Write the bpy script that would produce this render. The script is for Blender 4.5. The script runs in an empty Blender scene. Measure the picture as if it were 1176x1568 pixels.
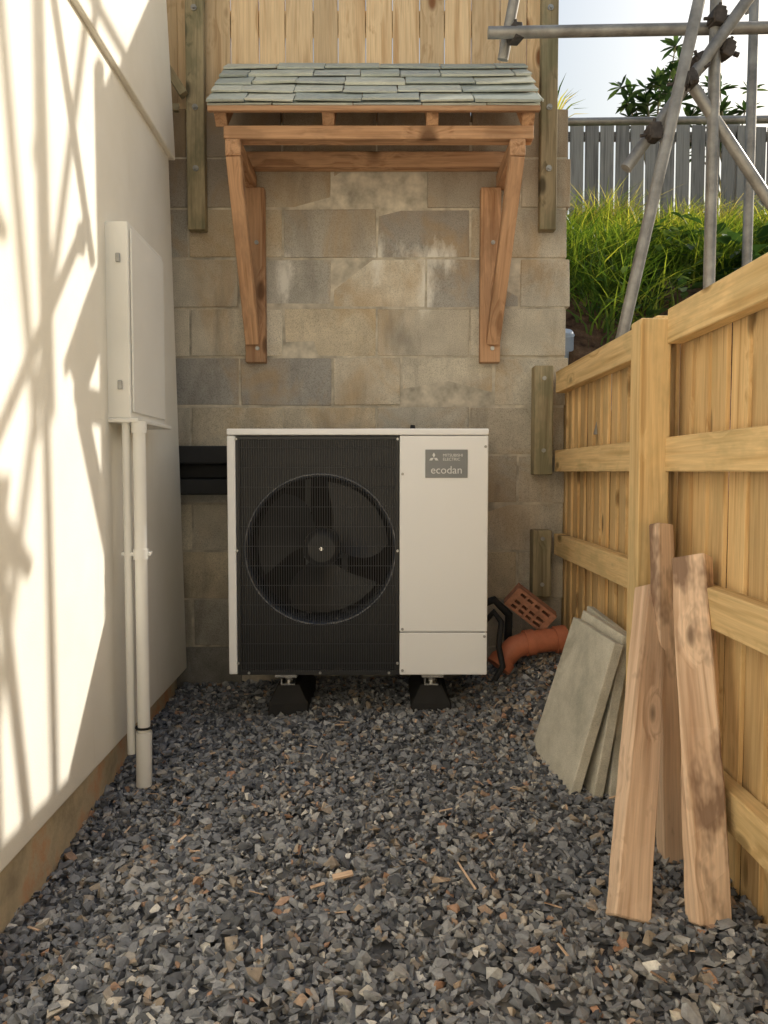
import bpy, bmesh, math, random
import numpy as np
from mathutils import Vector, Matrix
random.seed(7); np.random.seed(7)
R=random.uniform
scene=bpy.context.scene

# ------------------------------------------------------------ mesh builder
class MB:
    def __init__(s): s.v=[];s.l=[];s.r=[];s.f=[];s.m=[];s.sm=[]
    def add(s,verts,faces,lcs=None,rnd=None,mi=0,smooth=False):
        o=len(s.v); rnd=R(0,1) if rnd is None else rnd
        if lcs is None: lcs=verts
        off=Vector((R(-20,20),R(-20,20),R(-20,20)))
        for v,l in zip(verts,lcs):
            s.v.append(tuple(v)); s.l.append(tuple(Vector(l)+off)); s.r.append(rnd)
        for f in faces:
            s.f.append([i+o for i in f]); s.m.append(mi); s.sm.append(smooth)
    def box(s,lo,hi,rot=None,rnd=None,mi=0,jit=0):
        lo=Vector(lo);hi=Vector(hi);c=(lo+hi)/2;h=(hi-lo)/2
        ax=[abs(h.x),abs(h.y),abs(h.z)];k=ax.index(max(ax))
        vs=[];ls=[]
        for sx in(-1,1):
            for sy in(-1,1):
                for sz in(-1,1):
                    p=Vector((sx*h.x,sy*h.y,sz*h.z))
                    q=[p.x,p.y,p.z]; q=[q[(k+1)%3],q[(k+2)%3],q[k]]
                    if jit: p+=Vector((R(-jit,jit),R(-jit,jit),R(-jit,jit)))
                    ls.append(q)
                    if rot is not None: p=rot@p
                    vs.append(c+p)
        s.add(vs,[(0,1,3,2),(4,6,7,5),(0,4,5,1),(2,3,7,6),(0,2,6,4),(1,5,7,3)],ls,rnd,mi)
    def beam(s,p0,p1,w,t,side=(1,0,0),side1=None,rnd=None,mi=0,n=1,wob=0):
        p0=Vector(p0);p1=Vector(p1);ax=(p1-p0);L=ax.length;ax.normalize()
        s0=Vector(side);s1=Vector(side1) if side1 else s0
        vs=[];ls=[];fs=[]
        for i in range(n+1):
            f=i/n; sd=s0.lerp(s1,f); sd=(sd-ax*sd.dot(ax)).normalized(); up=ax.cross(sd)
            c=p0.lerp(p1,f)
            for a,b in((-1,-1),(1,-1),(1,1),(-1,1)):
                j=Vector((R(-wob,wob),R(-wob,wob),R(-wob,wob))) if wob else Vector()
                vs.append(c+sd*(a*w/2)+up*(b*t/2)+j); ls.append((a*w/2,b*t/2,f*L))
        for i in range(n):
            o=i*4
            for k in range(4): fs.append((o+k,o+(k+1)%4,o+4+(k+1)%4,o+4+k))
        fs.append((3,2,1,0));o=n*4;fs.append((o,o+1,o+2,o+3))
        s.add(vs,fs,ls,rnd,mi)
    def tube(s,pts,r,n=14,caps=True,mi=0,rnd=None,hollow=False):
        pts=[Vector(p) for p in pts];rs=r if isinstance(r,(list,tuple)) else [r]*len(pts)
        vs=[];fs=[];ls=[];prev=None;acc=0
        for i,p in enumerate(pts):
            if i==0:d=pts[1]-pts[0]
            elif i==len(pts)-1:d=pts[-1]-pts[-2]
            else:
                d=(pts[i+1]-p).normalized()+(p-pts[i-1]).normalized()
            d.normalize()
            if prev is None:
                a=d.orthogonal().normalized()
            else: a=(prev-d*prev.dot(d)).normalized()
            prev=a;b=d.cross(a)
            if i: acc+=(p-pts[i-1]).length
            for k in range(n):
                t=2*math.pi*k/n
                vs.append(p+(a*math.cos(t)+b*math.sin(t))*rs[i]); ls.append((rs[i]*math.cos(t),rs[i]*math.sin(t),acc))
        for i in range(len(pts)-1):
            for k in range(n):
                fs.append((i*n+k,i*n+(k+1)%n,(i+1)*n+(k+1)%n,(i+1)*n+k))
        s.add(vs,fs,ls,rnd,mi,True)
        if caps:
            s.add(vs[:n],[tuple(range(n))[::-1]],ls[:n],rnd,mi)
            s.add(vs[-n:],[tuple(range(n))],ls[-n:],rnd,mi)
    def build(s,name,mats,parent=None,bevel=0,seg=1):
        me=bpy.data.meshes.new(name);me.from_pydata(s.v,[],s.f)
        a=me.attributes.new('lc','FLOAT_VECTOR','POINT');a.data.foreach_set('vector',np.array(s.l,dtype=np.float32).ravel())
        a=me.attributes.new('rnd','FLOAT','POINT');a.data.foreach_set('value',np.array(s.r,dtype=np.float32))
        for m in (mats if isinstance(mats,list) else [mats]): me.materials.append(m)
        me.polygons.foreach_set('material_index',s.m);me.polygons.foreach_set('use_smooth',s.sm)
        me.update()
        ob=bpy.data.objects.new(name,me);scene.collection.objects.link(ob)
        if parent: ob.parent=parent
        if bevel:
            b=ob.modifiers.new('b','BEVEL');b.width=bevel;b.segments=seg;b.limit_method='ANGLE';b.angle_limit=math.radians(50)
        return ob
def empty(name):
    e=bpy.data.objects.new(name,None);scene.collection.objects.link(e);e.empty_display_size=.1;return e
def rawmesh(name,V,F,rnd,mat,lc=None,smooth=False):
    me=bpy.data.meshes.new(name);k=F.shape[1]
    me.vertices.add(len(V));me.vertices.foreach_set('co',V.astype(np.float32).ravel())
    me.loops.add(F.size);me.loops.foreach_set('vertex_index',F.astype(np.int32).ravel())
    me.polygons.add(len(F));me.polygons.foreach_set('loop_start',np.arange(0,F.size,k,dtype=np.int32))
    me.update(calc_edges=True)
    me.polygons.foreach_set('use_smooth',np.full(len(F),smooth))
    a=me.attributes.new('rnd','FLOAT','POINT');a.data.foreach_set('value',rnd.astype(np.float32))
    if lc is not None:
        a=me.attributes.new('lc','FLOAT_VECTOR','POINT');a.data.foreach_set('vector',lc.astype(np.float32).ravel())
    me.materials.append(mat);me.validate()
    ob=bpy.data.objects.new(name,me);scene.collection.objects.link(ob);return ob

# ------------------------------------------------------------ materials
def srgb(r,g,b):
    f=lambda c:(c/255/12.92) if c/255<=.04045 else ((c/255+.055)/1.055)**2.4
    return (f(r),f(g),f(b),1)
class M:
    def __init__(s,name,rough=.7,metal=0,spec=.4):
        s.m=bpy.data.materials.new(name);s.m.use_nodes=True;s.nt=s.m.node_tree
        s.b=s.nt.nodes['Principled BSDF'];s.b.inputs['Roughness'].default_value=rough
        s.b.inputs['Metallic'].default_value=metal;s.b.inputs['Specular IOR Level'].default_value=spec
    def n(s,t,**k):
        nd=s.nt.nodes.new(t)
        for a,v in k.items():
            if a.startswith('_'): setattr(nd,a[1:],v)
        return nd
    def L(s,a,b): s.nt.links.new(a,b)
    def attr(s,name,fac=False):
        a=s.n('ShaderNodeAttribute',_attribute_name=name);return a.outputs['Fac' if fac else 'Vector']
    def pos(s): return s.n('ShaderNodeNewGeometry').outputs['Position']
    def map(s,vec,sc,loc=(0,0,0)):
        m=s.n('ShaderNodeMapping');s.L(vec,m.inputs[0]);m.inputs['Scale'].default_value=sc;m.inputs['Location'].default_value=loc;return m.outputs[0]
    def noise(s,vec,scale=1,detail=4,rough=.55,dist=0):
        m=s.n('ShaderNodeTexNoise');s.L(vec,m.inputs['Vector']);m.inputs['Scale'].default_value=scale;m.inputs['Detail'].default_value=min(detail,5)
        m.inputs['Roughness'].default_value=rough;m.inputs['Distortion'].default_value=dist;return m.outputs['Fac']
    def vor(s,vec,scale=1,feature='F1',out='Distance'):
        m=s.n('ShaderNodeTexVoronoi',_feature=feature);s.L(vec,m.inputs['Vector']);m.inputs['Scale'].default_value=scale;return m.outputs[out]
    def ramp(s,fac,stops,interp='LINEAR'):
        m=s.n('ShaderNodeValToRGB');cr=m.color_ramp;cr.interpolation=interp
        while len(cr.elements)<len(stops): cr.elements.new(.5)
        for e,(p,c) in zip(cr.elements,stops):
            e.position=p;e.color=c if isinstance(c,tuple) else (c,c,c,1)
        s.L(fac,m.inputs[0]);return m.outputs[0]
    def mix(s,fac,a,b,blend='MIX'):
        m=s.n('ShaderNodeMix',_data_type='RGBA',_blend_type=blend)
        for k,v in((0,fac),(6,a),(7,b)):
            sock=m.inputs[k]
            if isinstance(v,(int,float)): sock.default_value=v if k==0 else (v,v,v,1)
            elif isinstance(v,tuple): sock.default_value=v
            else: s.L(v,sock)
        return m.outputs[2]
    def math(s,op,a,b=0,c=None):
        m=s.n('ShaderNodeMath',_operation=op)
        for i,v in enumerate((a,b,c)):
            if v is None: continue
            if isinstance(v,(int,float)): m.inputs[i].default_value=v
            else: s.L(v,m.inputs[i])
        return m.outputs[0]
    def bump(s,h,st=.3,d=.01):
        m=s.n('ShaderNodeBump');m.inputs['Strength'].default_value=st;m.inputs['Distance'].default_value=d;s.L(h,m.inputs['Height']);s.L(m.outputs[0],s.b.inputs['Normal'])
    def col(s,c):
        if isinstance(c,tuple): s.b.inputs['Base Color'].default_value=c
        else: s.L(c,s.b.inputs['Base Color'])
        return s
def plain(name,c,rough=.5,metal=0,var=.12,sc=6,bump=.0,spec=.4):
    m=M(name,rough,metal,spec);p=m.pos();n=m.noise(p,sc,4,.6)
    dk=tuple(x*(1-var) for x in c[:3])+(1,);lt=tuple(min(1,x*(1+var)) for x in c[:3])+(1,)
    m.col(m.ramp(n,[(.3,dk),(.7,lt)]))
    if bump: m.bump(m.noise(p,180,2),bump,.002)
    return m.m
def wood(name,dark,light,knotc=None,grime=None,grimeamt=.4,rough=.8,knots=.2,kscale=8,ky=.2,gsc=26):
    m=M(name,rough,0,.2);lc=m.attr('lc');rn=m.attr('rnd',True)
    kv=m.vor(m.map(lc,(kscale,kscale*ky,kscale*.45)),1)
    kn=m.ramp(kv,[(0,1.),(knots*.6,.85),(knots,.0)])
    add=m.n('ShaderNodeVectorMath',_operation='ADD');m.L(m.map(lc,(gsc,gsc,1.1)),add.inputs[0])
    pull=m.ramp(kv,[(0,1.),(knots*2.2,0.)]);m.L(pull,add.inputs[1])
    g=m.noise(add.outputs[0],1,3,.55,.7)
    f=m.noise(m.map(lc,(170,170,5)),1,2,.6)
    c=m.ramp(g,[(.3,dark),(.5,light),(.6,tuple(a*.78+b*.22 for a,b in zip(light,dark))),(.75,dark)])
    c=m.mix(.35,c,m.ramp(f,[(.3,.5),(.7,1.)]),'MULTIPLY')
    tint=m.ramp(rn,[(0,(.78,.77,.76,1)),(.5,(.98,.97,.95,1)),(1,(1.12,1.1,1.06,1))])
    c=m.mix(.95,c,tint,'MULTIPLY')
    c=m.mix(kn,c,knotc or tuple(x*.38 for x in dark[:3])+(1,))
    if grime:
        gm=m.ramp(m.noise(m.map(lc,(9,9,3.5)),1,4,.65),[(.5,0.),(.62,grimeamt)])
        c=m.mix(gm,c,grime)
    m.col(c);m.bump(f,.4,.002);return m.m

W_fence=wood('fence_timber',srgb(202,162,110),srgb(238,206,154),grime=srgb(180,158,112),grimeamt=.3,knots=.17)
W_rail=wood('rail_timber',srgb(202,166,114),srgb(236,206,154),grime=srgb(160,146,104),grimeamt=.3,knots=.17)
W_clad=wood('cladding_timber',srgb(196,160,120),srgb(236,210,172),knotc=srgb(124,78,46),knots=.215,kscale=8.3,ky=.06,gsc=20)
W_canopy=wood('canopy_timber',srgb(158,116,84),srgb(208,166,130),grime=srgb(134,104,80),grimeamt=.4)
W_green=wood('treated_timber',srgb(126,116,92),srgb(178,164,134),grime=srgb(112,114,88),grimeamt=.5)
W_plank=wood('reclaimed_timber',srgb(188,156,130),srgb(232,204,178),grime=srgb(112,86,70),grimeamt=.8,ky=.6,knots=.14)
W_grey=wood('weathered_timber',srgb(122,120,120),srgb(172,170,168),knots=.05)

def block_mat():
    m=M('concrete_block',.9,0,.2);lc=m.attr('lc');rn=m.attr('rnd',True);p=m.pos()
    base=m.ramp(rn,[(0,srgb(172,169,164)),(.18,srgb(196,191,180)),(.38,srgb(212,204,187)),(.5,srgb(182,178,170)),(.66,srgb(220,206,180)),(.82,srgb(202,196,184)),(1,srgb(232,222,202))])
    n1=m.noise(lc,5,5,.65);c=m.mix(.8,base,m.ramp(n1,[(.3,(.68,.67,.65,1)),(.65,(1.06,1.05,1.03,1))]),'MULTIPLY')
    sp=m.noise(p,240,2,.6);c=m.mix(.6,c,m.ramp(sp,[(.32,.45),(.5,1.),(.7,1.15)]),'MULTIPLY')
    sep=m.n('ShaderNodeSeparateXYZ');m.L(p,sep.inputs[0])
    zup=m.ramp(sep.outputs[2],[(.0,0.),(1.,1.)])
    st=m.ramp(m.noise(m.map(p,(2.2,1,1.4)),1.6,4,.6,.8),[(.48,0.),(.66,.55)]);c=m.mix(m.mix(1.,st,zup,'MULTIPLY'),c,srgb(184,154,112))
    st2=m.ramp(m.noise(m.map(p,(5,1,1.2),(3,0,9)),1.3,5,.65,.3),[(.5,0.),(.68,.5)]);c=m.mix(st2,c,srgb(128,121,111))
    # shade beneath the canopy painted into the blocks as a brown band
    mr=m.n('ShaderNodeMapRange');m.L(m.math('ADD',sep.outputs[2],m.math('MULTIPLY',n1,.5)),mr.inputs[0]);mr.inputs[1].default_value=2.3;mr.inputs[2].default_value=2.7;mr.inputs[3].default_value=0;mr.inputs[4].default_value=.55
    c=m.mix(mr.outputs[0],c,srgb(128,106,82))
    def blob(cx,cz,rx,rz):
        a=m.math('POWER',m.math('DIVIDE',m.math('SUBTRACT',sep.outputs[0],cx),rx),2)
        b=m.math('POWER',m.math('DIVIDE',m.math('SUBTRACT',sep.outputs[2],cz),rz),2)
        return m.math('SUBTRACT',1,m.math('SQRT',m.math('ADD',a,b)))
    e=m.math('MAXIMUM',blob(.22,2.03,.24,.12),m.math('MAXIMUM',blob(.2,1.9,.09,.32),m.math('MAXIMUM',blob(-.03,2.0,.08,.26),blob(-.48,1.92,.07,.22))))
    en=m.math('ADD',e,m.math('MULTIPLY',m.math('SUBTRACT',m.noise(m.map(p,(10,1,4)),1.5,5,.75),.5),2.2))
    c=m.mix(m.ramp(en,[(.35,0.),(1.,.8)]),c,srgb(240,236,226))
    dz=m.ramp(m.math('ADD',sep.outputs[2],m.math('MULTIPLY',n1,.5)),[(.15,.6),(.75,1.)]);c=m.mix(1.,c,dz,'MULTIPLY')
    m.col(c);m.bump(m.math('ADD',m.math('MULTIPLY',sp,.6),n1),.8,.005);return m.m
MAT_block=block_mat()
MAT_mortar=plain('mortar',srgb(190,181,164),.95,var=.35,sc=14,bump=.5)

def render_mat():
    m=M('cream_render',.85,0,.25);p=m.pos()
    c=m.ramp(m.noise(p,2.2,4,.6),[(.3,srgb(232,226,211)),(.7,srgb(241,236,224))])
    d=m.ramp(m.noise(m.map(p,(3,9,1.2)),1.5,4,.6),[(.62,0.),(.8,.22)]);c=m.mix(d,c,srgb(206,192,168))
    m.col(c);m.bump(m.noise(p,190,2),.2,.003);return m.m
MAT_render=render_mat()
def plinth_mat():
    m=M('plinth_render',.9,0,.2);p=m.pos()
    c=m.ramp(m.noise(p,4,5,.65),[(.32,srgb(156,144,122)),(.5,srgb(196,180,150)),(.64,srgb(204,152,116)),(.78,srgb(208,192,164))])
    m.col(c);m.bump(m.noise(p,90,4),.5,.004);return m.m
MAT_plinth=plinth_mat()
MAT_pvc=plain('white_plastic',srgb(236,234,227),.4,var=.04,sc=3)
MAT_white=plain('white_powder_coat',srgb(244,244,244),.38,var=.012,sc=2,spec=.5)
MAT_black=plain('black_powder_coat',srgb(36,37,39),.4,var=.12)
MAT_wire=plain('grille_wire',srgb(50,52,55),.3,var=.1,spec=.7)
MAT_blackp=plain('black_rubber',srgb(34,34,35),.7,var=.2,sc=20,bump=.3)
MAT_dark=plain('coil_black',srgb(11,11,12),.6,var=.3)
MAT_fan=plain('fan_plastic',srgb(42,43,46),.35,var=.1)
MAT_badge=plain('badge_grey',srgb(128,130,132),.35,.2,var=.05)
MAT_badget=plain('badge_print',srgb(225,225,225),.5,var=.02)
MAT_steel=plain('galvanised_steel',srgb(165,165,163),.42,.75,var=.25,sc=30)
MAT_brack=plain('motor_bracket_grey',srgb(92,94,96),.5,.3,var=.2)
MAT_bright=plain('zinc_bright',srgb(215,215,212),.25,.9,var=.1,sc=30)
MAT_scaf=plain('scaffold_tube_steel',srgb(152,150,146),.5,.5,var=.35,sc=11)
MAT_coup=plain('coupler_steel',srgb(80,74,70),.65,.4,var=.4,sc=40)
MAT_terra=plain('terracotta_plastic',srgb(184,112,82),.55,var=.2,sc=12)
MAT_brick=plain('red_brick',srgb(170,122,98),.9,var=.3,sc=40,bump=.4)
MAT_blue=plain('grey_blue_plastic',srgb(150,165,185),.45,var=.1)
MAT_bounce=plain('bounce_paving',srgb(208,204,194),.85,var=.12,sc=5,bump=.3)
MAT_glass=plain('window_glass',srgb(40,46,52),.08,var=.1,spec=.8)
def slate_mat():
    m=M('slate',.55,0,.45);lc=m.attr('lc');rn=m.attr('rnd',True)
    c=m.ramp(rn,[(0,srgb(168,176,170)),(.35,srgb(190,196,186)),(.7,srgb(206,208,194)),(1,srgb(180,186,182))])
    n=m.noise(lc,14,5,.65);c=m.mix(.6,c,m.ramp(n,[(.3,.7),(.7,1.12)]),'MULTIPLY')
    m.col(c);m.bump(n,.4,.003);return m.m
MAT_slate=slate_mat()
def slab_mat():
    m=M('concrete_slab',.9,0,.2);lc=m.attr('lc');p=m.pos()
    c=m.ramp(m.noise(lc,6,5,.65),[(.3,srgb(180,177,163)),(.5,srgb(206,201,186)),(.7,srgb(224,219,204))])
    d=m.ramp(m.noise(lc,3.3,4,.6,.5),[(.55,0.),(.68,.5)]);c=m.mix(d,c,srgb(146,142,124))
    sp=m.noise(p,260,2);c=m.mix(.4,c,m.ramp(sp,[(.3,.55),(.6,1.1)]),'MULTIPLY')
    m.col(c);m.bump(sp,.5,.003);return m.m
MAT_slab=slab_mat()
def stone_mat():
    m=M('gravel_stone',.55,0,.5);rn=m.attr('rnd',True);p=m.pos()
    c=m.ramp(rn,[(0,srgb(80,83,88)),(.25,srgb(108,111,117)),(.5,srgb(132,135,140)),(.72,srgb(154,156,159)),(.87,srgb(182,182,181)),(.925,srgb(150,137,122)),(.95,srgb(176,161,142)),(.97,srgb(180,136,108)),(.982,srgb(206,198,184)),(1,srgb(238,236,230))])
    c=m.mix(.65,c,m.ramp(m.noise(p,90,3,.65),[(.3,.6),(.7,1.22)]),'MULTIPLY')
    m.col(c);return m.m
MAT_stone=stone_mat()
def ground_mat():
    m=M('gravel_ground',.95,0,.2);p=m.pos()
    v=m.vor(p,38,out='Color');bw=m.n('ShaderNodeRGBToBW');m.L(v,bw.inputs[0])
    c=m.ramp(bw.outputs[0],[(.2,srgb(66,67,70)),(.6,srgb(118,120,123)),(.85,srgb(146,142,136))])
    m.col(c);return m.m
MAT_ground=ground_mat()
def soil_mat():
    m=M('soil',.95,0,.1);p=m.pos()
    n=m.noise(p,7,5,.7)
    c=m.ramp(n,[(.3,srgb(64,48,38)),(.5,srgb(110,88,70)),(.7,srgb(144,122,98))])
    m.col(c);m.bump(m.noise(p,18,5,.7),1.,.06);return m.m
MAT_soil=soil_mat()
def leafmat(name,stops,trans=.5,rough=.5):
    m=M(name,rough,0,.35);rn=m.attr('rnd',True);c=m.ramp(rn,stops);m.col(c)
    t=m.n('ShaderNodeBsdfTranslucent');m.L(m.mix(1.,c,(1.3,1.2,.6,1),'MULTIPLY'),t.inputs[0])
    mx=m.n('ShaderNodeMixShader');mx.inputs[0].default_value=trans;m.L(m.b.outputs[0],mx.inputs[1]);m.L(t.outputs[0],mx.inputs[2])
    m.L(mx.outputs[0],m.nt.nodes['Material Output'].inputs[0]);return m.m
MAT_grass=leafmat('grass_blade',[(0,srgb(48,78,32)),(.4,srgb(88,118,48)),(.68,srgb(144,160,66)),(.86,srgb(208,206,94)),(1,srgb(222,206,144))],.5)
MAT_leaf=leafmat('broad_leaf',[(0,srgb(38,62,36)),(.6,srgb(68,100,58)),(1,srgb(112,136,90))],.3)

# ------------------------------------------------------------ ground
def ss(a,b,x):
    t=np.clip((x-a)/(b-a),0,1);return t*t*(3-2*t)
def gh(x,y):
    x=np.asarray(x,dtype=float);y=np.asarray(y,dtype=float)
    ins=ss(-1.4,-.95,x)*(1-ss(.88,1.0,x))
    h=-.07+.01*np.sin(x*5.1+y*2.3)*np.cos(y*3.7-x)+.008*np.sin(x*13+1)*np.sin(y*11)
    h=h+.03*ss(-.8,-.3,x)-.07*(1-ss(-.92,-.5,x))*(1-ss(2.0,3.0,y))
    h=h+.02*ss(2.8,3.2,y)
    h=h+.20*ss(.3,.75,x)*ss(2.75,3.5,y)
    return np.where(ins>0,h*ins-.08*(1-ins),-.08)
xs=np.concatenate([[-400,-60,-12,-4,-2],np.arange(-1.4,1.2,.06),[2,5,14,70,400]])
ys=np.concatenate([[-400,-60,-15,-5,-2],np.arange(-1,4.0,.06),[5,9,20,80,600]])
gx,gy=np.meshgrid(xs,ys,indexing='ij');V=np.stack([gx,gy,gh(gx,gy)-.012],-1).reshape(-1,3)
ny=len(ys);F=[]
for i in range(len(xs)-1):
    for j in range(ny-1): F.append((i*ny+j,(i+1)*ny+j,(i+1)*ny+j+1,i*ny+j+1))
rawmesh('ground',V,np.array(F),np.zeros(len(V)),MAT_ground,smooth=True)

# gravel
def templates(n):
    T=[]
    for _ in range(n):
        bm=bmesh.new()
        for k in range(random.choice([7,8,9,10])):
            d=Vector((random.gauss(0,1),random.gauss(0,1),random.gauss(0,1))).normalized()
            bm.verts.new((d.x*R(.42,.62),d.y*R(.32,.5),d.z*R(.2,.42)))
        r=bmesh.ops.convex_hull(bm,input=bm.verts[:])
        bmesh.ops.delete(bm,geom=[v for v in bm.verts if not v.link_faces],context='VERTS')
        bmesh.ops.triangulate(bm,faces=bm.faces[:]);bm.verts.index_update()
        T.append((np.array([v.co[:] for v in bm.verts]),np.array([[v.index for v in f.verts] for f in bm.faces])));bm.free()
    return T
T=templates(24);NS=34000
sx=np.random.uniform(-.99,.875,NS);sy=3.74-2.95*np.random.uniform(0,1,NS)
sc=np.random.lognormal(math.log(.0255),.34,NS).clip(.010,.060)
sz=gh(sx,sy)+np.random.uniform(-.010,.010,NS)
Vs=[];Fs=[];Rs=[];off=0
rn=np.random.uniform(0,1,NS)
warm=ss(.1,.8,sx)*ss(2.2,3.3,sy);rn=np.where(np.random.uniform(0,1,NS)<.35*warm,np.random.uniform(.90,.985,NS),rn)
for i in range(NS):
    t,f=T[i%24]
    a,b,c=np.random.uniform(-math.pi,math.pi),np.random.normal(0,.5),np.random.normal(0,.5)
    ca,sa,cb,sb,cc,sc_=math.cos(a),math.sin(a),math.cos(b),math.sin(b),math.cos(c),math.sin(c)
    Rm=np.array([[ca,-sa,0],[sa,ca,0],[0,0,1]])@np.array([[1,0,0],[0,cb,-sb],[0,sb,cb]])@np.array([[cc,0,sc_],[0,1,0],[-sc_,0,cc]])
    v=(t*sc[i])@Rm.T+np.array([sx[i],sy[i],sz[i]])
    Vs.append(v);Fs.append(f+off);Rs.append(np.full(len(v),rn[i]));off+=len(v)
gr=rawmesh('gravel',np.concatenate(Vs),np.concatenate(Fs),np.concatenate(Rs),MAT_stone)
mb=MB()
for i in range(90):
    x,y=R(-.85,.85),R(1.4,3.6);z=float(gh(x,y))+.014;a=R(0,3.14);l=R(.010,.045);w_=R(.002,.010)
    mb.beam((x,y,z),(x+l*math.cos(a),y+l*math.sin(a),z+R(-.006,.008)),w_,.002,(-math.sin(a),math.cos(a),.2))
mb.beam((.195,1.98,-.03),(.225,1.84,-.025),.005,.003,(1,0,.1))
mb.beam((-.13,1.9,-.028),(-.08,1.915,-.024),.016,.006,(0,1,.3))
mb.build('wood_chips',W_plank)

# patio and house added unseen behind the camera to bounce sunlight forward
mb=MB()
for i in range(12):
    for j in range(6):
        mb.box((-.93+i*.6,-3.3+j*.6,-.2),(-.936+(i+1)*.6,-3.306+(j+1)*.6,-.03),jit=.002)
mb.build('bounce_patio',MAT_bounce,None,.004)
nb=empty('bounce_house')
mb=MB();mb.box((-5.3,-8,-.2),(6,-3.4,5.0));mb.build('walls',MAT_render,nb,.01)
mb=MB()
for X in(-.3,2.6): mb.box((X,-3.41,1.1),(X+.9,-3.385,2.1))
mb.build('windows',MAT_glass,nb,.005)
mb=MB()
for X in(-.3,2.6):
    mb.box((X-.06,-3.41,1.04),(X+.96,-3.375,1.1));mb.box((X-.06,-3.41,2.1),(X+.96,-3.375,2.16));mb.box((X-.06,-3.41,1.1),(X,-3.375,2.1));mb.box((X+.9,-3.41,1.1),(X+.96,-3.375,2.1));mb.box((X+.42,-3.41,1.1),(X+.48,-3.378,2.1))
mb.box((1.2,-3.41,-.03),(2.1,-3.37,2.05));mb.build('frames_and_door',MAT_pvc,nb,.004)
mb=MB();mb.add([(-5.5,-3.1,4.95),(6.2,-3.1,4.95),(6.2,-5.7,6.8),(-5.5,-5.7,6.8),(6.2,-8.3,4.95),(-5.5,-8.3,4.95)],[(0,1,2,3),(3,2,4,5),(1,4,2),(0,3,5)]);mb.build('roof',MAT_slate,nb)

# ------------------------------------------------------------ house
house=empty('rendered_house')
def wx(y): return -.955+.0246*(3.75-y)
def wallprism(mb,y0,y1,z0,z1,out,depth=4.5,y1t=None):
    y1t=y1 if y1t is None else y1t
    a=wx(y0)+out;b=wx(y1)+out;c=wx(y1t)+out
    vs=[(a,y0,z0),(b,y1,z0),(b-depth,y1,z0),(a-depth,y0,z0),(a,y0,z1),(c,y1t,z1),(c-depth,y1t,z1),(a-depth,y0,z1)]
    mb.add(vs,[(0,3,2,1),(4,5,6,7),(0,1,5,4),(1,2,6,5),(2,3,7,6),(3,0,4,7)])
mb=MB();wallprism(mb,-3,3.68,.05,2.44,0,4.5,3.46);mb.build('wall_lower',MAT_render,house,.006,2)
mb=MB();wallprism(mb,-3.01,3.5,2.38,3.42,.022,4.54,3.30);mb.build('wall_upper',MAT_render,house,.006,2)
mb=MB();wallprism(mb,-2.98,3.60,-.4,.1,-.03,4.4);mb.build('plinth',MAT_plinth,house,.004)
mb=MB();mb.beam((-1.0,-3.2,3.48),(-1.0,3.42,3.48),.2,.12);mb.build('eaves',MAT_pvc,house)
mb=MB()
mb.add([(-.9,-3.2,3.55),(-.9,3.5,3.55),(-3.2,3.5,4.3),(-3.2,-3.2,4.3),(-5.7,3.5,3.55),(-5.7,-3.2,3.55)],[(0,1,2,3),(3,2,4,5),(1,4,2),(0,3,5),(0,5,4,1)]);mb.build('roof',MAT_slate,house)
mbx=empty('electric_meter_box')
mb=MB()
def mbox(y0,y1,z0,z1,o0,o1,mb=mb):
    a,b=wx(y0),wx(y1);vs=[(a+o0,y0,z0),(b+o0,y1,z0),(b+o0,y1,z1),(a+o0,y0,z1),(a+o1,y0,z0),(b+o1,y1,z0),(b+o1,y1,z1),(a+o1,y0,z1)]
    mb.add(vs,[(0,1,2,3),(7,6,5,4),(0,4,5,1),(3,2,6,7),(0,3,7,4),(1,5,6,2)])
mbox(2.60,3.04,1.18,1.83,-.01,.075);mbox(2.597,3.05,1.165,1.18,-.01,.10);mbox(2.615,3.025,1.2,1.81,.076,.083)
mb.build('case',MAT_pvc,mbx,.005,2)
mb=MB()
for z in(1.29,1.71):
    mb.box((wx(2.6)+.035,2.592,z-.015),(wx(2.6)+.05,2.599,z+.015))
mb.build('hinges',MAT_steel,mbx,.002)
cp=empty('conduit_pipe');mb=MB()
mb.tube([(-.832,2.625,1.17),(-.832,2.625,.05)],.0215,20);mb.tube([(-.832,2.625,.1),(-.834,2.622,-.09)],.027,20)
mb.tube([(-.832,2.625,.735),(-.832,2.625,.70)],.0255,20);mb.tube([(-.832,2.625,1.17),(-.832,2.625,1.13)],.0255,20)
mb.build('pipe',MAT_pvc,cp)
mb=MB();mb.tube([(-.878,2.63,1.17),(-.878,2.63,.02)],.014,16);mb.build('thin_pipe',MAT_pvc,cp)
mb=MB();mb.box((-.90,2.62,.71),(-.80,2.655,.725));mb.build('clip',MAT_pvc,cp,.003)
mb=MB();mb.tube([(-.832,2.625,.118),(-.832,2.625,.112)],.03,16);mb.build('cable_tie',MAT_blackp,cp)

# ------------------------------------------------------------ block wall
rw=empty('block_retaining_wall');mb=MB();H=.235
k=-8
while 1.551+k*H<2.70:
    z0=1.551+k*H;x=(-.248 if k%2 else -.035)-.45*5
    xe=.885+(.012 if k%2 else -.006)
    while x<xe-.02:
        x1=x+.45
        if k==-1 and abs(x+.248)<.02: x1=x+.33
        if x1>xe-.06: x1=xe
        dy=R(-.004,.004)
        mb.box((x+.005,3.75+dy,z0+.005),(x1-.005,3.95,z0+H-.005),jit=.0028)
        x=x1
    k+=1
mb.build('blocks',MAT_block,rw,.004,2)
mb=MB();mb.box((-2.35,3.754,-.4),(.872,3.94,2.66));mb.build('mortar',MAT_mortar,rw)

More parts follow.
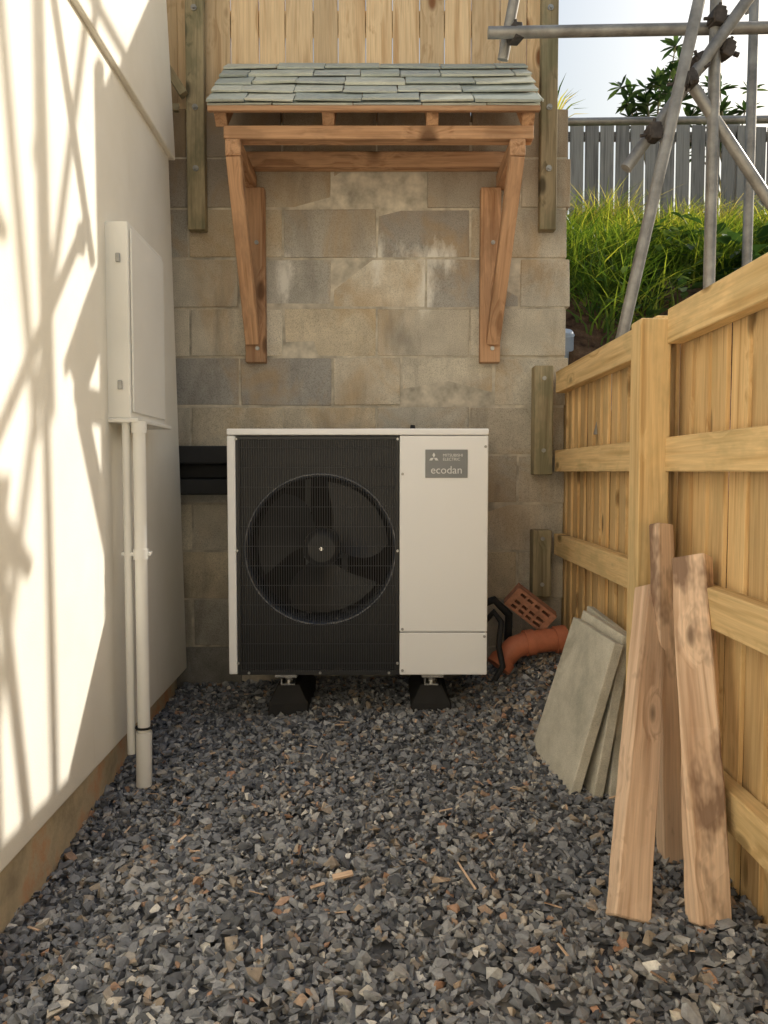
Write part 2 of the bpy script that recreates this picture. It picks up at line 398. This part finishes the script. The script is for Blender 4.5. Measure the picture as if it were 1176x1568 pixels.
# upper cladding
cl=empty('timber_board_fence');mb=MB();x=-2.4
while x<.80:
    w=R(.118,.14);x1=min(x+w,.822)
    if x1-x>.03: mb.box((x+.0018,3.772+R(0,.006),2.55),(x1-.0018,3.795,3.62),jit=.001)
    x=x1
mb.build('boards',W_clad,cl,.002)
mb=MB();mb.box((-2.4,3.80,3.1),(.8,3.85,3.2));mb.box((-2.4,3.80,3.45),(.8,3.85,3.55));mb.build('back_rails',W_rail,cl)
mb=MB();mb.box((-.925,3.69,2.14),(-.842,3.745,3.65));mb.box((.735,3.69,2.14),(.812,3.745,3.65));mb.build('posts',W_green,cl,.003)
mb=MB()
for X in(-.883,.773):
    for z in(2.42,2.70,3.15):
        mb.tube([(X,3.69,z),(X,3.684,z)],.014,14);mb.tube([(X,3.685,z),(X,3.676,z)],.008,6)
mb.build('bolts',MAT_steel,cl)
mb=MB();mb.beam((-1.25,3.66,3.25),(-.93,3.68,2.75),.05,.04,(0,1,0));mb.beam((-1.3,3.6,2.72),(-.95,3.66,2.68),.03,.03,(0,1,0));mb.build('strut',W_green,cl,.002)

# ------------------------------------------------------------ canopy
cn=empty('slate_canopy')
ridge=Vector((0,3.745,2.915));eave=Vector((0,3.30,2.525));dv=(eave-ridge);Ld=dv.length;dn=dv.normalized();nn=Vector((0,-dn.z,dn.y));nn=nn if nn.z>0 else -nn
mb=MB();rows=5
for r in range(rows):
    f0=max(0,(r-.35)/rows);f1=(r+1)/rows
    x=-.742
    first=True
    while x<.655:
        w=R(.15,.34)
        if first and r%2: w=.13
        first=False
        x1=min(x+w,.662+R(-.008,.006))
        if .66-x1<.07: x1=.66+R(-.006,.006)
        ov=R(-.008,.010)
        a=ridge+dn*(Ld*f0)+nn*(.006);b=ridge+dn*(Ld*f1+ov)+nn*(.006+.018)
        xc=(x+x1)/2
        mb.beam((xc,a.y,a.z),(xc,b.y,b.z),x1-x-.004,.009,(1,R(-.012,.012),R(-.012,.012)),n=3,wob=.0028)
        x=x1
x=-.74
while x<.65:
    x1=min(x+R(.25,.34),.655);a=ridge+dn*(Ld*.8);b=ridge+dn*(Ld*1.005)+nn*.008;xc=(x+x1)/2
    mb.beam((xc,a.y,a.z),(xc,b.y,b.z),x1-x-.004,.008,(1,0,0),n=2,wob=.0015);x=x1
mb.build('slates',MAT_slate,cn,.0015)
mb=MB()
for i in range(4):
    a=ridge+dn*(Ld*i/4+.004)-nn*.012;b=ridge+dn*(Ld*(i+1)/4-.004)-nn*.012
    mb.beam((-.035,a.y,a.z),(-.035,b.y,b.z),1.37,.014,(1,0,0))
mb.build('sarking',W_canopy,cn)
mb=MB()
for X in(-.69,-.235,.205,.61):
    a=ridge-nn*.052;b=ridge+dn*(Ld-.0)-nn*.052
    mb.beam((X,a.y-.005,a.z),(X,b.y,b.z),.052,.062,(1,0,0))
mb.beam((-.735,3.288,2.508),(.65,3.288,2.508),.022,.022,(0,0,1))
mb.beam((-.68,3.375,2.437),(.635,3.375,2.437),.07,.055,(0,1,0))
mb.beam((-.66,3.712,2.46),(.59,3.712,2.46),.065,.07,(0,1,0))
for s,X,XL in((-1,-.64,-.612),(1,.567,.505)):
    mb.beam((X,3.335,2.373),(X,3.745,2.373),.066,.07,(1,0,0))
    mb.beam((XL,3.722,1.52),(XL,3.722,2.337),.096,.05,(1,0,0))
    mb.beam((X,3.362,2.345),(XL+.012*s,3.70,1.61),.062,.062,(1,0,0),n=1)
mb.build('timber_frame',W_canopy,cn,.003)
mb=MB()
for XL in(-.612,.505):
    for z in(1.585,2.08): mb.tube([(XL+.01,3.697,z),(XL+.01,3.69,z)],.010,12)
mb.build('bolts',MAT_steel,cn)

# ------------------------------------------------------------ heat pump
hp=empty('air_source_heat_pump')
X0,X1,Y0,Y1,Z0,Z1=-.632,.42,3.10,3.58,.168,1.172
XD=.063; FX,FZ,FR=-.2585,.682,.306
mb=MB()
mb.box((X0,Y0-.004,Z1-.026),(X1,Y1,Z1))
mb.box((X0,Y0+.0,Z0+.005),(X0+.034,Y1-.01,Z1-.028))
mb.box((XD,Y0,Z0+.18),(X1-.0,Y0+.02,Z1-.028))
mb.box((XD,Y0+.001,Z0+.003),(X1-.0,Y0+.02,Z0+.177))
mb.box((X1-.02,Y0+.022,Z0+.003),(X1-.001,Y1-.01,Z1-.028))
mb.box((XD,Y1-.02,Z0),(X1-.02,Y1-.01,Z1-.03))
mb.build('casing',MAT_white,hp,.006,3)
mb=MB()
gx0,gx1,gz0,gz1=X0+.036,XD-.003,Z0+.006,Z1-.03;yp=Y0+.014;N=96
outer=[];inner=[]
for i in range(N):
    t=2*math.pi*i/N;c,s_=math.cos(t),math.sin(t)
    ks=[]
    ks.append(((gx1-FX) if c>0 else (gx0-FX))/c if abs(c)>1e-6 else 9)
    ks.append(((gz1-FZ) if s_>0 else (gz0-FZ))/s_ if abs(s_)>1e-6 else 9)
    kk=min(ks);outer.append((FX+c*kk,yp,FZ+s_*kk));inner.append((FX+c*FR,yp,FZ+s_*FR))
for (cx,cz) in((gx0,gz0),(gx1,gz0),(gx0,gz1),(gx1,gz1)):
    j=min(range(N),key=lambda i:(outer[i][0]-cx)**2+(outer[i][2]-cz)**2);outer[j]=(cx,yp,cz)
vs=outer+inner;mb.add(vs,[(i,(i+1)%N,N+(i+1)%N,N+i) for i in range(N)])
mb.box((gx0,Y0+.003,gz0-.004),(gx1,Y0+.02,gz0+.018));mb.box((gx0,Y0+.003,gz1-.014),(gx1,Y0+.02,gz1))
mb.box((gx0,Y0+.003,gz0+.018),(gx0+.012,Y0+.02,gz1-.014));mb.box((gx1-.012,Y0+.003,gz0+.018),(gx1,Y0+.02,gz1-.014))
mb.build('front_plate',MAT_black,hp,.001)
mb=MB();prof=[(FR+.006,.0135),(FR+.003,.0105),(FR-.004,.013),(FR-.010,.022),(FR-.014,.04),(FR-.014,.16)];vs=[];fs=[]
for r,d in prof:
    for i in range(N): t=2*math.pi*i/N;vs.append((FX+r*math.cos(t),Y0+d,FZ+r*math.sin(t)))
for a in range(len(prof)-1):
    for i in range(N): fs.append((a*N+i,a*N+(i+1)%N,(a+1)*N+(i+1)%N,(a+1)*N+i))
mb.add(vs,fs,smooth=True)
MAT_bell=plain('bellmouth',srgb(66,70,80),.15,var=.05,spec=1.)
mb.build('bellmouth',MAT_bell,hp)
mb=MB();mb.box((X0+.036,Y1-.04,Z0+.003),(XD,Y1-.012,Z1-.03))
mb.box((X0+.036,Y0+.02,Z0+.0),(X1-.02,Y1-.02,Z0+.006));mb.box((XD-.004,Y0+.022,Z0+.01),(XD+.004,Y1-.04,Z1-.03))
mb.build('coil',MAT_dark,hp)
mb=MB()
for X in(FX-.075,FX+.085):
    mb.box((X-.012,Y0+.27,Z0+.02),(X+.012,Y0+.29,Z1-.04))
mb.box((FX-.09,Y0+.25,FZ-.06),(FX+.1,Y0+.27,FZ+.06));mb.build('motor_bracket',MAT_brack,hp)
mb=MB()
mb.tube([(FX,Y0+.06,FZ),(FX,Y0+.068,FZ),(FX,Y0+.15,FZ)],[.055,.076,.082],40)
for b_ in range(3):
    t0=math.radians(25+120*b_);vs=[];nr,nt_=7,9
    for i in range(nr):
        r=.075+(FR-.03-.075)*i/(nr-1)
        for j in range(nt_):
            f=j/(nt_-1);sp=1.25+.35*math.sin(i/(nr-1)*2.6);t=t0+sp*(f-.5)+.35*(i/(nr-1))**1.5
            vs.append((FX+r*math.cos(t),Y0+.075+.085*f+.02*math.sin(f*3.14),FZ+r*math.sin(t)))
    fs=[(i*nt_+j,i*nt_+j+1,(i+1)*nt_+j+1,(i+1)*nt_+j) for i in range(nr-1) for j in range(nt_-1)]
    mb.add(vs,fs,smooth=True)
mb.build('fan',MAT_fan,hp)
mb=MB();mb.tube([(FX,Y0+.06,FZ),(FX,Y0+.054,FZ)],.009,6);mb.build('fan_nut',MAT_bright,hp)
mb=MB();x=gx0+.014
while x<gx1-.012:
    mb.tube([(x,Y0+.004,gz0+.01),(x,Y0+.004,gz1-.01)],.0018,5,False);x+=.0098
for i in range(12):
    z=gz0+.045+i*(gz1-gz0-.09)/11;mb.tube([(gx0+.01,Y0+.0070,z),(gx1-.01,Y0+.0070,z)],.0016,5,False)
mb.build('grille',MAT_wire,hp)
mb=MB()
scr=[(X0+.018+.02,z) for z in(.22,.68,1.13)]+[(XD-.008,z) for z in(.22,.68,1.13)]+[(-.26,gz0+.006),(-.55,gz0+.006),(.02,gz0+.006)]+[(XD+.012,.36),(XD+.012,.19),(X1-.012,.33),(XD+.012,.99),(X1-.012,1.10)]
for a,c in scr: mb.tube([(a,Y0+.001,c),(a,Y0-.004,c)],.0055,10)
mb.build('screws',MAT_steel,hp)
mb=MB();mb.box((.166,Y0-.004,.975),(.336,Y0+.001,1.088));mb.build('badge',MAT_badge,hp,.001)
mb=MB()
for a in(90,210,330):
    t=math.radians(a);c=Vector((.20+.011*math.cos(t),Y0-.0052,1.055+.011*math.sin(t)));u=Vector((math.cos(t),0,math.sin(t)));w_=Vector((-math.sin(t),0,math.cos(t)))
    mb.add([c-u*.0105,c+w_*.006,c+u*.0105,c-w_*.006],[(0,3,2,1)])
mb.build('badge_mark',MAT_badget,hp)
def text(s,x,z,size,name):
    cu=bpy.data.curves.new(name,'FONT');cu.body=s;cu.size=size;cu.extrude=.0004;cu.materials.append(MAT_badget)
    o=bpy.data.objects.new(name,cu);scene.collection.objects.link(o);o.location=(x,Y0-.0052,z);o.rotation_euler=(math.pi/2,0,0);o.parent=hp
text('MITSUBISHI',.236,1.06,.016,'badge_text_top');text('ELECTRIC',.236,1.044,.016,'badge_text_mid');text('ecodan',.187,.992,.044,'badge_text')
mb=MB()
for X in(-.405,.20):
    vs=[]
    for z,w,d in((-.06,.086,.20),(.02,.084,.195),(.10,.045,.18)):
        for a,b in((-1,-1),(1,-1),(1,1),(-1,1)): vs.append((X+a*w,3.40+b*d,z))
    mb.add(vs,[(3,2,1,0),(8,9,10,11)]+[(r*4+k,r*4+(k+1)%4,r*4+4+(k+1)%4,r*4+4+k) for r in(0,1) for k in range(4)])
mb.build('rubber_feet',MAT_blackp,hp,.006,2)
mb=MB()
for X in(-.405,.20):
    mb.box((X-.03,3.2,.10),(X+.03,3.6,.108));mb.box((X-.03,3.2,.108),(X-.024,3.6,.13))
    mb.tube([(X,3.24,.10),(X,3.24,.165)],.008,8);mb.tube([(X,3.24,.11),(X,3.24,.13)],.019,6);mb.box((X-.045,3.13,.152),(X+.045,3.3,.166))
mb.build('mounting_rails',MAT_bright,hp,.001)
mb=MB();mb.tube([(.13,3.5,1.172),(.13,3.5,1.19),(.13,3.5,1.195),(.13,3.5,1.21)],[.025,.022,.012,.010],16);mb.build('top_cap',MAT_blackp,hp)
ip=empty('insulated_pipe_trunking');mb=MB()
mb.box((-2.2,3.60,1.035),(-.6,3.74,1.12));mb.box((-2.2,3.60,.89),(-.6,3.74,.965));mb.box((-2.2,3.68,.965),(-.6,3.74,1.035))
mb.build('trunking',MAT_blackp,ip,.01,2)
mb=MB();mb.tube([(.42,3.3,.33),(.47,3.27,.40),(.50,3.25,.36),(.485,3.22,.26),(.50,3.2,.18),(.47,3.22,.12)],.013,12)
mb.tube([(.42,3.42,.40),(.49,3.4,.43),(.56,3.42,.36),(.56,3.45,.2)],.018,12);mb.build('flexible_hose',MAT_blackp)
tp=empty('drain_pipe');mb=MB()
pts=[(.50,3.30,.16),(.53,3.31,.20),(.57,3.32,.235),(.62,3.33,.25),(.66,3.335,.255)]
mb.tube(pts,.050,24);mb.tube([(.66,3.335,.255),(.80,3.35,.268)],.050,24)
mb.tube([(.615,3.33,.25),(.655,3.335,.255)],.057,24);mb.tube([(.75,3.345,.262),(.80,3.35,.268)],.059,24)
mb.tube([(.495,3.295,.155),(.52,3.305,.185)],.057,24)
mb.build('pipe',MAT_terra,tp,.002)
rotb=Matrix.Rotation(math.radians(38),3,'Y')@Matrix.Rotation(math.radians(14),3,'X')
bm=bmesh.new()
nx,nz=16,8;LX,LZ,TY=.215,.1025,.065
holes={(i,j) for i in(2,5,8,11,13) for j in(1,3,6)}|{(i+1,j) for i in(2,5,8,11,13) if i<13 for j in(1,3,6)}
def bp(i,y,j): return bm.verts.new(rotb@Vector((-LX/2+LX*i/nx,y,-LZ/2+LZ*j/nz))+Vector((.655,3.42,.39)))
fr={(i,j):bp(i,-TY/2,j) for i in range(nx+1) for j in range(nz+1)};bk={(i,j):bp(i,TY/2,j) for i in range(nx+1) for j in range(nz+1)}
solid=lambda i,j:0<=i<nx and 0<=j<nz and (i,j) not in holes
for i in range(nx):
    for j in range(nz):
        if not solid(i,j): continue
        bm.faces.new((fr[i,j],fr[i+1,j],fr[i+1,j+1],fr[i,j+1]));bm.faces.new((bk[i,j+1],bk[i+1,j+1],bk[i+1,j],bk[i,j]))
        for (di,dj,a,b) in((-1,0,(i,j+1),(i,j)),(1,0,(i+1,j),(i+1,j+1)),(0,-1,(i,j),(i+1,j)),(0,1,(i+1,j+1),(i,j+1))):
            if not solid(i+di,j+dj): bm.faces.new((fr[b],fr[a],bk[a],bk[b]))
bmesh.ops.recalc_face_normals(bm,faces=bm.faces[:])
me=bpy.data.meshes.new('perforated_brick');bm.to_mesh(me);bm.free();me.materials.append(MAT_brick)
o=bpy.data.objects.new('perforated_brick',me);scene.collection.objects.link(o)

# ------------------------------------------------------------ side fence
fe=empty('wooden_fence');mb=MB();y=.25
while y<3.72:
    y1=y+.112
    mb.beam((.882+R(-.002,.002),y+.056,-.1),(.882+R(-.002,.003),y+.056,1.452+R(-.004,.004)),.116,.012,(.10,1,0))
    y=y1+R(.001,.004)
mb.build('boards',W_fence,fe,.0015)
mb=MB()
for z in(1.42,1.05,.655,.19):
    mb.beam((.845,.25,z+R(-.005,.005)),(.845,2.255,z),.1,.048,(0,0,1),rnd=R(.35,.8))
    mb.beam((.845,2.345,z),(.835,3.66,z-.0),.1,.048,(0,0,1),rnd=R(.35,.8))
mb.build('rails',W_rail,fe,.003)
mb=MB()
for Y in(2.30,.30): mb.beam((.790,Y,-.3),(.790,Y,1.445),.09,.09,(1,0,0),rnd=.6)
mb.build('posts',W_rail,fe,.004)
mb=MB();mb.box((.712,3.66,.985),(.80,3.745,1.50));mb.box((.712,3.66,.40),(.80,3.745,.72));mb.build('wall_battens',W_green,fe,.003)
mb=MB()
for z in(1.1,1.44,.46,.68): mb.tube([(.757,3.66,z),(.757,3.654,z)],.010,10)
mb.build('bolts',MAT_steel,fe)

# ------------------------------------------------------------ slabs
def slab(bl,br,tr,tl,th,name):
    bl,br,tr,tl=map(Vector,(bl,br,tr,tl));n=((br-bl).cross(tl-bl)).normalized()
    if n.x<0:n=-n
    mb=MB();q=[bl,br,tr,tl];vs=q+[p+n*th for p in q]
    u=(br-bl).normalized();w_=(tl-bl).normalized()
    ls=[((p-bl).dot(u),(p-bl).dot(w_),(p-bl).dot(n)) for p in vs]
    mb.add(vs,[(0,1,2,3),(7,6,5,4),(0,4,5,1),(1,5,6,2),(2,6,7,3),(3,7,4,0)],ls);mb.build(name,MAT_slab,None,.004,2)
slab((.562,2.875,-.04),(.592,2.425,-.06),(.735,2.43,.455),(.712,2.87,.455),.034,'paving_slab')
slab((.628,2.86,-.04),(.662,2.40,-.06),(.775,2.47,.47),(.755,2.90,.475),.034,'paving_slab')
slab((.69,2.87,-.04),(.715,2.40,-.06),(.80,2.54,.46),(.79,2.97,.48),.03,'paving_slab')

# ------------------------------------------------------------ planks
def plank(name,p0,p1,w,t,s0,s1):
    mb=MB();mb.beam(p0,p1,w,t,s0,s1,n=14,wob=.0018,rnd=R(.5,.9));return mb.build(name,W_plank,None,.004)
plank('timber_plank',(.563,1.725,-.035),(.768,2.195,.655),.088,.052,(1,.22,0),(1,.8,0))
plank('timber_plank',(.742,1.705,-.035),(.812,2.02,.775),.090,.052,(1,.26,0),(1,-1.2,0))
plank('timber_plank',(.765,2.0,-.04),(.79,2.19,.85),.06,.04,(1,.1,0),(1,.5,0))

# ------------------------------------------------------------ embankment
def bank(x,y):
    h=np.interp(y,[-9,-1,1,3.3,4.0,4.6,5.2,6.0,6.6,30],[-.3,-.3,.6,1.2,1.6,2.05,2.42,2.80,2.95,3.3])
    h=h+.05*np.sin(x*3.1+y)*np.sin(y*2.7)+.02*np.sin(x*9)*np.sin(y*8)
    return h
xs=np.concatenate([[.93,.97,1.05],np.arange(1.15,5,.12),[6,9,15,30,60]]);ys=np.concatenate([[-5,0,2],np.arange(2.6,7,.12),[9,14,30,60]])
gx,gy=np.meshgrid(xs,ys,indexing='ij');hz=bank(gx,gy);hz[0,:]=-.3;hz[1,:]=np.minimum(hz[1,:],1.0);hz[1,gy[1]>3.96]=bank(gx,gy)[1,gy[1]>3.96]
V=np.stack([gx,gy,hz],-1).reshape(-1,3);ny=len(ys)
F=[(i*ny+j,(i+1)*ny+j,(i+1)*ny+j+1,i*ny+j+1) for i in range(len(xs)-1) for j in range(ny-1)]
rawmesh('embankment',V,np.array(F),np.zeros(len(V)),MAT_soil,smooth=True)
def blades(n,xr,yr,L,Wd,dens=None,name='grass',mat=MAT_grass,zoff=0):
    x=np.random.uniform(*xr,n*4);y=np.random.uniform(*yr,n*4)
    keep=np.random.uniform(0,1,n*4)<dens(x,y);x=x[keep][:n];y=y[keep][:n]
    n=len(x);z=bank(x,y)+zoff
    clump=.5+.5*np.sin(x*7.3+np.sin(y*5))*np.sin(y*8.1+np.cos(x*4))
    l=np.random.uniform(*L,n)*(.5+.8*clump);az=np.random.uniform(0,2*math.pi,n);lean=np.random.uniform(.1,1.,n);w=np.random.uniform(*Wd,n)
    dx,dy=np.cos(az),np.sin(az)-.25;wa=np.random.uniform(0,2*math.pi,n);px,py=np.cos(wa),np.sin(wa)
    V=[];K=4
    for k in range(K+1):
        f=k/K;o=l*lean*f**2*1.5;hgt=l*(f-.45*lean*f**2)
        ww=w*(1-f**1.5)+.0004
        cx,cy,cz=x+dx*o,y+dy*o,z+hgt-.01
        V.append(np.stack([cx-px*ww,cy-py*ww,cz],-1));V.append(np.stack([cx+px*ww,cy+py*ww,cz],-1))
    V=np.stack(V,1);base=np.arange(n)*(2*(K+1))
    F=np.concatenate([np.stack([base+2*k,base+2*k+1,base+2*k+3,base+2*k+2],-1) for k in range(K)])
    rr=np.random.uniform(0,.55,n)+.3*clump*np.random.uniform(.3,1,n)+np.clip((y-5.1)*.45,0,.5)  # blades higher up the bank painted yellower, as if sunlit
    return rawmesh(name,V.reshape(-1,3),F,np.repeat(np.clip(rr,0,1),2*(K+1)),mat)
def dn_(x,y):
    d=ss(4.35,5.0,y+.35*np.sin(x*6)+.2*(x-1.2).clip(0,1));cl_=.5+.5*np.sin(x*11+2*np.sin(y*6))*np.sin(y*10+x);return (.02+d)*(.2+.8*cl_)
blades(19000,(.95,4.4),(3.9,6.4),(.12,.34),(.004,.009),dn_)
def leaves(name,cx,cy,n,rad,h,L,mat=MAT_leaf,base=None,seed=0):
    V=[];F=[];Rr=[];o=0
    for i in range(n):
        a=R(0,6.28);rr=rad*math.sqrt(R(0,1));x=cx+rr*math.cos(a);y=cy+rr*math.sin(a)*.7
        z=(float(bank(np.array(x),np.array(y))) if base is None else base)+R(.02,h)
        az=R(0,6.28);el=R(-.3,.8);l=R(*L);d=Vector((math.cos(az)*math.cos(el),math.sin(az)*math.cos(el),math.sin(el)));s=d.cross(Vector((0,0,1))).normalized();u=s.cross(d)
        p=Vector((x,y,z));rn_=R(0,1);w=l*.28
        pr=[(0,.05),(.25,.8),(.5,1),(.78,.6),(1,.03)]
        for f,ww in pr:
            c=p+d*l*f-Vector((0,0,1))*l*.25*f*f
            for q in(c-s*w*ww+u*w*.25*ww,c,c+s*w*ww+u*w*.25*ww): V.append(q[:]);Rr.append(rn_)
        for k in range(4):
            for m_ in(0,1): F.append((o+k*3+m_,o+k*3+m_+1,o+k*3+m_+4,o+k*3+m_+3))
        o+=15
    return rawmesh(name,np.array(V),np.array(F),np.array(Rr),mat,smooth=True)
leaves('broadleaf_plant',2.25,4.6,150,.30,.32,(.08,.2))
leaves('broadleaf_plant',1.5,4.45,70,.32,.2,(.05,.13))
leaves('broadleaf_plant',1.9,5.0,80,.25,.34,(.06,.15))
leaves('broadleaf_plant',3.0,5.0,200,.5,.35,(.08,.22))
def shrub(name,cx,cy,z0,h,sp,nb):
    e=empty(name);mb=MB();V=[];F=[];Rr=[];o=0
    for b in range(nb):
        a=R(0,6.28);tip=Vector((cx+sp*R(.2,1)*math.cos(a),cy+sp*.6*math.sin(a),z0+h*R(.6,1)));mid=Vector((cx,cy,z0)).lerp(tip,.5)+Vector((0,0,h*.12))
        mb.tube([(cx,cy,z0),mid,tip],[.014,.009,.005],6)
        for c0 in(tip,mid.lerp(tip,.6)):
            for i in range(13):
                az=R(0,6.28);el=R(-.2,1.2);l=R(.10,.2);d=Vector((math.cos(az)*math.cos(el),math.sin(az)*math.cos(el),math.sin(el)));s=d.cross(Vector((0,0,1))).normalized();rn_=R(0,1)
                for f,ww in((0,.1),(.35,.9),(.65,1),(1,.05)):
                    c=c0+d*l*f-Vector((0,0,l*.2*f*f));V+=[(c-s*l*.14*ww)[:],(c+s*l*.14*ww)[:]];Rr+=[rn_,rn_]
                for k in range(3): F.append((o+2*k,o+2*k+1,o+2*k+3,o+2*k+2))
                o+=8
    st=mb.build('stems',W_green,e);lv=rawmesh('foliage',np.array(V),np.array(F),np.array(Rr),MAT_leaf);lv.parent=e
shrub('shrub',2.55,7.4,3.55,1.3,.42,14);shrub('shrub',3.3,7.5,3.4,1.15,.4,10);shrub('shrub',4.3,7.6,3.4,1.05,.5,10)
mb=MB()
for i in range(70):
    a=R(0,6.28);el=R(.3,1.5);l=R(.35,.6);d=Vector((math.cos(a)*math.cos(el),math.sin(a)*math.cos(el),math.sin(el)));p=Vector((1.45,6.9,4.0));s=d.cross(Vector((0,0,1))).normalized()*.008
    m_=p+d*l*.6;t=p+d*l-Vector((0,0,.2*l))
    mb.add([p-s,p+s,m_+s,m_-s,t],[(0,1,2,3),(3,2,4)])
mb.tube([(1.45,6.9,3.0),(1.45,6.9,4.02)],.03,8);mb.build('cordyline_plant',MAT_grass)
gf=empty('weathered_garden_fence');mb=MB();x=.6
while x<9:
    mb.beam((x,6.6,2.7),(x+R(-.004,.004),6.6,3.92+R(-.012,.012)+(x-1.5)*-.02),.114,.016,(1,.08,0));x+=.127
mb.build('pickets',W_grey,gf,.002)
mb=MB();mb.box((.6,6.62,3.78),(9,6.66,3.85));mb.box((.6,6.62,3.05),(9,6.66,3.12))
for X in(1.1,2.9,4.7,6.5): mb.box((X,6.62,2.6),(X+.09,6.71,3.96))
mb.build('rails',W_grey,gf,.002)
mb=MB();mb.tube([(.96,4.15,1.45),(.95,4.1,1.72)],.05,20);mb.tube([(.95,4.1,1.72),(.95,4.09,1.74)],[.055,.04],20);mb.build('plastic_pipe_stub',MAT_blue)

# ------------------------------------------------------------ scaffolding
sf=empty('scaffolding');mb=MB();r=.0242
poles=[((.892,3.2,1.15),(1.42,3.2,3.6)),((1.372,3.3,1.0),(1.385,3.3,5.2)),((1.83,3.95,1.3),(1.85,3.95,5.2)),
 ((.44,3.36,2.855),(4.2,3.32,2.90)),((.92,5.0,3.21),(6,5.0,3.27)),
 ((1.0,3.25,2.25),(2.1,3.25,3.78)),((1.24,3.3,2.675),(2.2,3.34,1.35)),
 ((.517,3.45,2.79),(.80,3.05,4.4)),
 ((1.38,2.2,4.25),(1.38,5.2,4.25)),((1.0,3.34,3.95),(4.2,3.34,3.95)),((1.84,3.99,3.3),(1.05,3.42,4.9)),
 ((1.3,3.36,3.3),(2.6,3.36,4.9)),((2.9,4.3,1.6),(2.9,4.3,5.4)),((1.2,3.98,4.3),(3.2,4.35,3.1)),
 ((2.4,2.2,.5),(2.4,2.2,4.4)),((2.3,4.2,3.6),(1.3,3.2,5.0))]
for a,b in poles: mb.tube([a,b],r,18)
mb.build('tubes',MAT_scaf,sf)
mb=MB()
for c in((1.245,3.24,2.60),(1.375,3.28,2.87),(1.21,3.22,2.58),(1.30,3.27,2.68),(.56,3.38,2.86),(1.1,3.22,2.38),(1.38,3.3,4.0),(1.84,3.95,4.0),(1.42,3.3,2.75)):
    c=Vector(c);rt=Matrix.Rotation(R(-.6,.6),3,'Y')@Matrix.Rotation(R(-.4,.4),3,'Z')
    mb.box(c-Vector((.030,.032,.022)),c+Vector((.030,.032,.022)),rt)
    mb.box(c-Vector((.022,.036,.034)),c+Vector((.022,.03,.034)),rt)
    d=rt@Vector((1,0,.2)).normalized();mb.tube([c-d*.055,c+d*.06],.007,8);mb.tube([c+d*.045,c+d*.062],.012,6)
    d=rt@Vector((0,-.3,1)).normalized();mb.tube([c-d*.03,c+d*.055],.007,8)
mb.build('couplers',MAT_coup,sf,.006,2)

# ------------------------------------------------------------ light & camera
el=math.radians(33);az=math.atan2(.83,.56)
sd=Vector((math.sin(az)*math.cos(el),math.cos(az)*math.cos(el),math.sin(el)))
w=bpy.data.worlds.new('World');scene.world=w;w.use_nodes=True;nt=w.node_tree
sky=nt.nodes.new('ShaderNodeTexSky');sky.sky_type='NISHITA';sky.sun_disc=False;sky.sun_elevation=el;sky.sun_rotation=az;sky.air_density=2.0;sky.dust_density=7;sky.ozone_density=4.5
bg=nt.nodes['Background'];nt.links.new(sky.outputs[0],bg.inputs[0]);bg.inputs[1].default_value=.15
ld=bpy.data.lights.new('sun','SUN');ld.energy=5;ld.angle=math.radians(.7);ld.color=(1,.945,.85)
lo=bpy.data.objects.new('sun',ld);scene.collection.objects.link(lo);lo.rotation_euler=sd.to_track_quat('Z','Y').to_euler()
cam=bpy.data.cameras.new('camera');cam.sensor_fit='VERTICAL';cam.sensor_height=34.6;cam.sensor_width=34.6;cam.lens=26;cam.clip_end=2000;cam.clip_start=.02
co=bpy.data.objects.new('camera',cam);scene.collection.objects.link(co);co.location=(0,0,1.0);co.rotation_euler=(math.radians(90-3.01),0,0);scene.camera=co
scene.view_settings.view_transform='Standard';scene.view_settings.look='None';scene.view_settings.exposure=0;scene.view_settings.gamma=1
